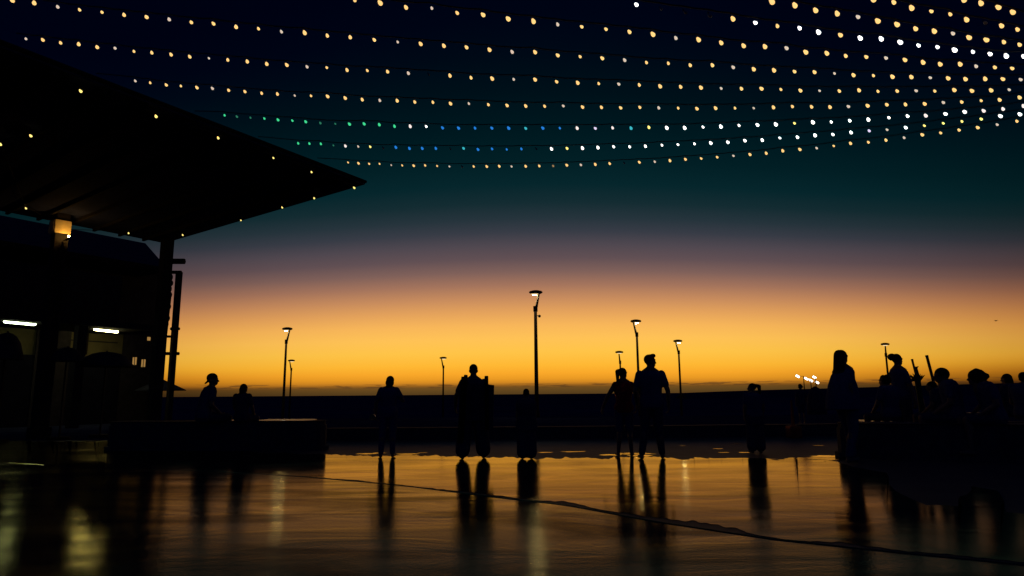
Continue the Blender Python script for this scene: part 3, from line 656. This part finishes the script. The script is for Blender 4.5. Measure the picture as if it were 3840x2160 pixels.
# ------------------------------------------------------------------ people
def hand(bm, w, d, nrm, size=1.0):
    """palm, four curled fingers of unequal length, thumb from the side of the palm"""
    d = d.normalized(); nrm = (nrm - d * nrm.dot(d)).normalized(); s = d.cross(nrm)
    for k in (-.026, -.009, .009, .026): cap(bm, w + s * k * .6, .016 * size, w + d * .085 * size + s * k, .012 * size, 8)
    for k, l in ((-.03, .062), (-.01, .078), (.01, .085), (.03, .07)):
        a = w + d * .085 * size + s * k * size; b = a + (d * .75 + nrm * .45).normalized() * l * .55 * size; c = b + (d * .35 + nrm * .9).normalized() * l * .5 * size
        cap(bm, a, .0105, b, .0095, 8); cap(bm, b, .0095, c, .008, 8)
    a = w + d * .025 * size + s * .028; b = a + (s * .75 + d * .6 + nrm * .3).normalized() * .045; cap(bm, a, .014, b, .011, 8); cap(bm, b, .011, b + (d * .8 + nrm * .5).normalized() * .03, .009, 8)

def person(px, label, ytop, ybase=None, Z=None, zbase=0.0, yaw=0, pose=None, top='navy_cloth', legs='dark_cloth', hair='short', female=False, head_yaw=0, head_tilt=(0, 0),
           seated=False, wide=1.0, bottom='shorts', group='people on the plaza', hunch=0.0, hs=1.0, cape=False):
    P = dict(lsh=V((-.185, 0, 1.425)), rsh=V((.185, 0, 1.425)), lel=V((-.235, -.02, 1.13)), rel=V((.235, -.02, 1.13)), lwr=V((-.225, .06, .885)), rwr=V((.225, .06, .885)),
             lhip=V((-.09, 0, .92)), rhip=V((.09, 0, .92)), lkn=V((-.10, .02, .5)), rkn=V((.10, .02, .5)), lan=V((-.105, -.01, .085)), ran=V((.105, -.01, .085)), lean=V((0, 0, 0)))
    if female:
        P['lsh'].x = -.162; P['rsh'].x = .162; P['lel'].x = -.205; P['rel'].x = .205
    if seated:
        P.update(lkn=V((-.12, .44, .9)), rkn=V((.12, .44, .9)), lan=V((-.12, .42, .44)), ran=V((.12, .42, .44)), lwr=V((-.16, .26, .98)), rwr=V((.16, .26, .98)), lel=V((-.25, .06, 1.14)), rel=V((.25, .06, 1.14)))
    for k_, v_ in (pose or {}).items(): P[k_] = V(v_)
    zoff = .83 if seated else 0.0
    hm = 1.757 - zoff - hunch
    if ybase is not None:
        base = G(px, ybase, zbase); Z = (CM.inverted() @ base).z * -1
    else:
        q_ = U(px, ytop, Z); base = V((q_.x, q_.y, zbase))
    topz = U(px, ytop, Z).z; sc = (topz - zbase) / hm
    root = thing('person', base, label, 'person', group, rz=yaw); root.scale = (sc, sc, sc)
    off = V((0, 0, -zoff)); lean = P['lean']
    def up(p):        # bend of the upper body: shift grows with height above the hips
        k = max(0, (p.z - .95)) / .65; return p + lean * k
    for k_ in ('lsh', 'rsh'): P[k_] = up(P[k_])
    wf = (.93 if female else 1.0) * wide
    def rings(add, zs):
        out = []
        tab = [(.84, .150, .105), (.90, .168, .118), (.98, .168 if not female else .178, .118), (1.08, .148 if not female else .132, .105), (1.2, .156 if not female else .145, .112), (1.3, .172, .118), (1.39, .176, .108), (1.45, .140, .085), (1.49, .080, .065), (1.51, .06, .058)]
        for z in zs:
            for a, b in zip(tab, tab[1:]):
                if a[0] <= z <= b[0]:
                    t_ = (z - a[0]) / (b[0] - a[0]); rx = a[1] + (b[1] - a[1]) * t_; ry = a[2] + (b[2] - a[2]) * t_
            o_ = up(V((0, 0, z))) - V((0, 0, z))
            out.append([p + o_ + off for p in ering(z, rx * wf + add, ry * wide ** .5 + add)])
        return out
    bm = bmesh.new()
    loft(bm, rings(0, (.845, .9, .98, 1.08, 1.2, 1.3, 1.39, 1.45, 1.49, 1.508)))
    HB = up(V((0, .0, 1.50))) + V((0, hunch * .9, -hunch))
    HM = Matrix.Translation(HB + off) @ Euler((head_tilt[0], head_tilt[1], head_yaw)).to_matrix().to_4x4() @ Matrix.Translation((0, 0, -1.50))
    def hp(x, y, z): return HM @ V((x, y, z))
    hr = HM.to_3x3()
    cap(bm, HB + off + V((0, -.01, -.03)), .066, hp(0, .005, 1.60), .056)
    for s in (-1, 1): cap(bm, HB + off + V((s * .02, -.012, .02)), .05, V((s * .13, 0, 1.445)) + up(V((0, 0, 1.44))) - V((0, 0, 1.44)) + off, .045)
    ell(bm, hp(0, .005, 1.655), (.074, .094, .100), hr); ell(bm, hp(0, .045, 1.60), (.052, .056, .062), hr); ell(bm, hp(0, .075, 1.562), (.022, .022, .02), hr)
    cap(bm, hp(0, .092, 1.655), .012, hp(0, .118, 1.618), .016, 8)
    cap(bm, hp(-.018, .094, 1.588), .009, hp(.018, .094, 1.588), .009, 8); cap(bm, hp(-.018, .092, 1.577), .009, hp(.018, .092, 1.577), .009, 8)
    cap(bm, hp(-.045, .083, 1.672), .011, hp(.045, .083, 1.672), .011, 8)
    for s in (-1, 1):
        ell(bm, hp(s * .076, -.005, 1.632), (.012, .026, .034), hr, 10)
        ell(bm, hp(s * .032, .086, 1.65), (.013, .012, .012), hr, 10)
    for sd in 'lr':
        sh, el, wr = P[sd + 'sh'] + off, P[sd + 'el'] + off, P[sd + 'wr'] + off
        cap(bm, sh, .056, el, .042); cap(bm, el, .042, wr, .028); s = -1 if sd == 'l' else 1
        hand(bm, wr, (wr - el), V((-s, .3, 0)))
        hip, kn, an = P[sd + 'hip'] + off, P[sd + 'kn'] + off, P[sd + 'an'] + off
        cap(bm, hip, .092, kn, .058); cap(bm, kn, .056, an, .038); ell(bm, kn.lerp(an, .3) + V((0, -.02, 0)), (.052, .056, .11))
        fo = V((s * .02, .16, -.045)); cap(bm, an + V((0, -.02, -.045)), .038, an + fo, .03); cap(bm, an + V((0, .04, -.03)), .036, an + fo + V((s * .02, -.02, 0)), .028)
    grow('body', bm, 'skin', root, .0105, 4)
    # shirt with sleeves
    bm = bmesh.new(); hem = .86 if not seated else .9
    loft(bm, rings(.018, (hem, .98, 1.08, 1.2, 1.3, 1.39, 1.45, 1.485)))
    for sd in 'lr':
        sh, el = P[sd + 'sh'] + off, P[sd + 'el'] + off
        if top == 'red_cloth': cap(bm, sh, .062, sh.lerp(el, .12), .06)
        else: cap(bm, sh, .07, sh.lerp(el, .62), .064)
    if cape: loft(bm, [[up(p) + V((0, oy, 0)) + off for p in ering(z_, rx, ry)] for z_, rx, ry, oy in ((.82, .24, .30, -.07), (1.0, .23, .28, -.06), (1.2, .2, .24, -.045), (1.36, .15, .19, -.03), (1.46, .09, .11, -.01))])
    grow('shirt', bm, top, root, .012, 3)
    bm = bmesh.new()
    if bottom == 'skirt':
        loft(bm, [[p + off for p in ering(z_, rx * wide, ry * wide ** .5)] for z_, rx, ry in ((.035, .205, .19), (.3, .2, .19), (.6, .195, .18), (.85, .19, .15), (.97, .185, .135))])
    elif bottom == 'baggy_trousers':
        loft(bm, [[p + off for p in ering(z_, rx * wf, ry)] for z_, rx, ry in ((.7, .19, .15), (.9, .19, .14), (.99, .178, .126))])
        for sd in 'lr':
            hip, kn, an = P[sd + 'hip'] + off, P[sd + 'kn'] + off, P[sd + 'an'] + off
            cap(bm, hip, .12, kn, .105 * wide); cap(bm, kn, .105 * wide, an + V((0, 0, .08)), .105 * wide)
    else:
        loft(bm, [[p + off for p in ering(z_, rx * wf, ry)] for z_, rx, ry in ((.83, .17, .12), (.9, .182, .13), (.99, .178, .126))])
        k2 = .98 if bottom == 'shorts' else 1
        for sd in 'lr':
            hip, kn, an = P[sd + 'hip'] + off, P[sd + 'kn'] + off, P[sd + 'an'] + off
            cap(bm, hip, .105, hip.lerp(kn, .9), .082)
            if bottom == 'trousers': cap(bm, kn, .075, kn.lerp(an, .93), .058)
    grow(bottom, bm, legs, root, .013, 3)
    # hair
    bm = bmesh.new()
    def hell(x, y, z, r): ell(bm, hp(x, y, z), [k_ * hs for k_ in r], hr)
    hell(0, -.014, 1.675, (.083, .098, .092))
    if hair == 'quiff': hell(.0, .03, 1.735, (.07, .085, .035)); hell(0, .065, 1.75, (.06, .045, .03))
    elif hair == 'bob': hell(0, -.04, 1.62, (.088, .08, .09)); cap(bm, hp(0, -.05, 1.6), .075, hp(0, -.055, 1.53), .07)
    elif hair == 'long':
        cap(bm, hp(0, -.06, 1.68), .085, hp(0, -.11, 1.3), .095); cap(bm, hp(0, -.1, 1.4), .1, hp(0, -.12, 1.12), .07)
    elif hair == 'bun': hell(0, -.13, 1.70, (.075, .08, .07))
    elif hair == 'flip':       # backward cap with its brim over the nape
        hell(0, -.01, 1.69, (.088, .104, .086)); ell(bm, hp(0, -.105, 1.60), (.055, .055, .014), hr @ Matrix.Rotation(.75, 3, 'X'))
    elif hair == 'big':
        hell(0, -.03, 1.668, (.094, .102, .1))
        for q in range(14):
            a1 = random.uniform(0, 6.28); b1 = random.uniform(-.5, 1.2); r1 = random.uniform(.026, .05)
            hell(.088 * math.cos(a1) * math.cos(b1), -.035 + .092 * math.sin(a1) * math.cos(b1) - .01, 1.668 + .09 * math.sin(b1), (r1, r1, r1 * .9))
    elif hair == 'pony': cap(bm, hp(0, -.1, 1.71), .035, hp(0, -.17, 1.68), .05); cap(bm, hp(0, -.17, 1.68), .05, hp(0, -.18, 1.5), .03)
    grow('hair', bm, 'hair', root, .011, 3)
    return root, sc

W_ = math.radians
person(772, 'seated person in profile with a backward cap, on the left seat wall', 1402, Z=14.1, zbase=.62, yaw=W_(-48), seated=True, hair='flip', pose=dict(lean=(0, .12, 0)), head_yaw=W_(-38), hunch=.03, wide=1.1, group='people sitting on the left seat wall')
person(912, 'smaller seated person with a round head, right of the one in profile', 1440, Z=14.2, zbase=.62, yaw=W_(-15), seated=True, hair='bob', hunch=.04, top='dark_cloth', group='people sitting on the left seat wall')
person(1453, 'person with bent right elbow standing left of the man with folded chairs', 1410, ybase=1716, yaw=W_(8), hair='bob', female=True, top='navy_cloth', legs='navy_cloth', bottom='trousers', head_tilt=(.05, .12), wide=1.12, hunch=.035, hs=1.08,
       pose=dict(rel=(.30, .02, 1.2), rwr=(.20, .2, 1.28), lel=(-.27, -.02, 1.15), lwr=(-.27, .02, .9), lan=(-.14, -.05, .085), lkn=(-.12, 0, .5)))
mp_, sc4 = person(1775, 'broad man in loose clothes seen from behind, folded chairs under both arms', 1364, ybase=1722, yaw=W_(4), hair='short', top='dark_cloth', legs='dark_cloth', bottom='baggy_trousers', wide=1.3,
       pose=dict(lsh=(-.2, 0, 1.42), rsh=(.2, 0, 1.42), lel=(-.33, -.03, 1.16), rel=(.31, -.03, 1.16), lwr=(-.34, .12, .95), rwr=(.34, .12, .95), lan=(-.2, -.05, .085), lkn=(-.16, 0, .5), ran=(.19, .1, .085), rkn=(.15, .06, .5)))
person(1976, 'child standing in front of the tallest street lamp', 1458, ybase=1722, hair='short', top='dark_cloth', legs='dark_cloth', bottom='baggy_trousers', wide=1.45)
person(2346, 'woman in a red top with her left arm held out', 1378, ybase=1712, yaw=W_(-6), hair='pony', female=True, top='red_cloth', legs='navy_cloth', bottom='shorts', wide=1.12, head_yaw=W_(-40),
       pose=dict(lel=(-.33, -.02, 1.17), lwr=(-.42, .05, .96), rel=(.29, 0, 1.16), rwr=(.27, .14, .95), lan=(-.14, 0, .085), ran=(.12, 0, .085)))
person(2452, 'tall man in a t-shirt with a quiff, turning his face to the right', 1327, ybase=1722, yaw=W_(-8), hair='quiff', top='navy_cloth', legs='dark_cloth', bottom='trousers', head_yaw=W_(-62), wide=1.1,
       pose=dict(lel=(-.27, -.05, 1.14), lwr=(-.24, .12, .92), rel=(.28, -.03, 1.14), rwr=(.29, .06, .89), lan=(-.2, -.06, .085), lkn=(-.13, .02, .5), ran=(.15, .1, .085)))
person(2838, 'child with gathered hair standing alone right of the middle', 1437, ybase=1700, hair='pony', head_yaw=W_(60), top='navy_cloth', legs='dark_cloth', bottom='baggy_trousers', wide=1.2, hunch=.04)
person(3000, 'distant person of whom little more than a round head shows, below the floodlights', 1442, Z=24, zbase=0, hair='big', top='dark_cloth')
person(3192, 'tall woman with long loose hair walking to the right', 1309, ybase=1735, yaw=W_(-62), hair='long', female=True, top='navy_cloth', legs='navy_cloth', bottom='trousers', wide=1.0, cape=True,
       pose=dict(lsh=(-.12, 0, 1.4), rsh=(.12, 0, 1.4), lel=(-.18, .16, 1.16), lwr=(-.2, .32, 1.0), rel=(.18, -.12, 1.16), rwr=(.18, -.1, .93), lan=(-.1, .2, .085), lkn=(-.1, .16, .5), ran=(.1, -.18, .1), rkn=(.1, -.02, .5)))
person(3362, 'standing person with hair gathered in a big bun, behind the right seat wall', 1328, Z=13.4, zbase=0, yaw=W_(-70), hair='bun', female=True, top='navy_cloth', legs='dark_cloth', bottom='trousers', wide=.85, pose=dict(lsh=(-.12, 0, 1.4), rsh=(.12, 0, 1.4), lel=(-.18, .06, 1.15), rel=(.18, .06, 1.15)), group='people around the right seat wall')
RG = 'people around the right seat wall'
person(3327, 'seated person with smooth domed hair in front of the far end-on lamp', 1408, Z=12.4, zbase=.6, hair='big', seated=True, female=True, top='navy_cloth', yaw=W_(20), hunch=.08, wide=1.2, group=RG)
person(3562, 'broad seated person with face turned left, right of the leaning stakes', 1382, Z=11.4, zbase=.6, hair='short', seated=True, top='navy_cloth', yaw=W_(60), wide=1.3, hunch=.09, hs=1.12, head_yaw=W_(25), pose=dict(lean=(0, .05, 0)), group=RG)
person(3712, 'seated person bending left with thick hair, near the right edge', 1391, Z=10.9, zbase=.6, hair='big', seated=True, top='navy_cloth', yaw=W_(75), wide=1.3, hunch=.1, hs=1.25, pose=dict(lean=(0, .14, 0)), group=RG)
person(3782, 'seated person behind, second from the right edge', 1402, Z=13.5, zbase=.62, hair='bob', seated=True, top='dark_cloth', yaw=W_(20), hunch=.06, wide=1.2, group=RG)
person(3832, 'seated person cut off by the right edge', 1396, Z=12.6, zbase=.6, hair='short', seated=True, top='navy_cloth', yaw=W_(-60), hunch=.06, wide=1.2, group=RG)

person(3512, 'hunched person whose head barely clears the horizon beside the taller stake', 1430, Z=12.6, zbase=.6, hair='bob', seated=True, top='dark_cloth', yaw=W_(40), hunch=.12, wide=1.25, group=RG)
# what the broad man and the woman carry
def folded_chair(px_tube, y_tube, panel, Z, label, lab_panel, lean):
    x0, x1, y0, y1 = panel; c = U((x0 + x1) / 2, y1, Z)
    t = thing('folded_chair', c, label, 'folding chair', 'folded chairs carried by the broad man')
    for px, py in zip(px_tube, y_tube):
        a = U(px, py, Z) - c; b = U(px - lean, y1, Z) - c
        bm = bmesh.new(); tube(bm, [a, a.lerp(b, .02), b], [.032, .036, .034], 10); obj('frame_tube', bm, 'dark_metal', t)
    bm = bmesh.new(); q_ = [U(x, y, Z + .04) - c for x, y in ((x0, y0), (x1, y0 + 4), (x1 - 4, y1), (x0 - 2, y1))]
    loft(bm, [q_, [p + V((0, .07, 0)) for p in q_]]); obj('seat_panel', bm, 'dark_cloth', t)
Zm = -(CM.inverted() @ mp_.location).z
folded_chair((1737, 1747), (1413, 1406), (1722, 1760, 1430, 1660), Zm - .12, 'folded chair under the broad man\'s left arm, two tube ends by his shoulder', '', 16)
folded_chair((1824,), (1410,), (1812, 1853, 1440, 1610), Zm - .1, 'folded chair under the broad man\'s right arm, square panel sticking out', '', -2)
Z3 = -(CM.inverted() @ G(1453, 1716)).z
c = U(1397, 1576, Z3 - .03); t = thing('hand_bag', c, 'small glossy bag hanging from the hand of the person with the bent elbow', 'bag')
bm = bmesh.new(); k = Z3 / F
loft(bm, [[V((x * k, y * .03, z_ * k)) for x, y in ((-w2, -1), (w2, -1), (w2, 1), (-w2, 1))] for z_, w2 in ((0, 9), (14, 11), (22, 6))]); obj('bag_body', bm, 'bag_gloss', t)
bm = bmesh.new(); tube(bm, [V((-5 * k, 0, 21 * k)), V((2 * k, 0, 42 * k)), V((5 * k, 0, 21 * k))], .008, 6); obj('strap', bm, 'bag_gloss', t)
# beach tent far right
p = U(3056, 1449, 70); t = thing('beach_tent', (p.x, p.y, -1.66), 'small domed beach tent far away below the floodlights', 'tent')
bm = bmesh.new(); hh = p.z + 1.66; n = 20
loft(bm, [[V((r * math.cos(2 * math.pi * i / n), r * math.sin(2 * math.pi * i / n), z_)) for i in range(n)] for r, z_ in ((1.0, 0), (.97, hh * .4), (.8, hh * .72), (.5, hh * .92), (.1, hh))]); obj('tent_shell', bm, 'canvas', t, True)
bm = bmesh.new(); tube(bm, [V((1.01 * math.cos(a), 0, hh * 1.005 * math.sin(a))) for a in (math.pi * i / 12 for i in range(13))], .012, 6); obj('tent_pole', bm, 'dark_metal', t)

p = U(3735, 1203, 70); t = thing('bird', p, 'tiny bird gliding alone in the sky at the right', 'bird')
bm = bmesh.new(); ell(bm, V((0, 0, 0)), (.05, .14, .045)); ell(bm, V((0, .13, .02)), (.03, .05, .03)); loft(bm, [[V((-.02, -.2, .01)), V((.02, -.2, .01)), V((0, -.2, 0))], [V((-.03, -.08, .02)), V((.03, -.08, .02)), V((0, -.08, -.02))]]); obj('body', bm, 'dark_cloth', t, True)
for sg in (-1, 1):
    bm = bmesh.new(); loft(bm, [[V((sg * x, y0, z_)), V((sg * x, y1, z_)), V((sg * x, (y0 + y1) / 2, z_ + .012))] for x, y0, y1, z_ in ((.03, -.05, .07, .02), (.14, -.04, .07, .07), (.24, -.05, 0, .03))]); obj('wing', bm, 'dark_cloth', t)

# ------------------------------------------------------------------ render settings
scene.render.engine = 'CYCLES'
scene.view_settings.view_transform = 'Standard'; scene.view_settings.look = 'None'; scene.view_settings.exposure = 0; scene.view_settings.gamma = 1
scene.cycles.use_denoising = True; scene.cycles.max_bounces = 6; scene.cycles.sample_clamp_indirect = 0
scene.cycles.caustics_reflective = False; scene.cycles.caustics_refractive = False
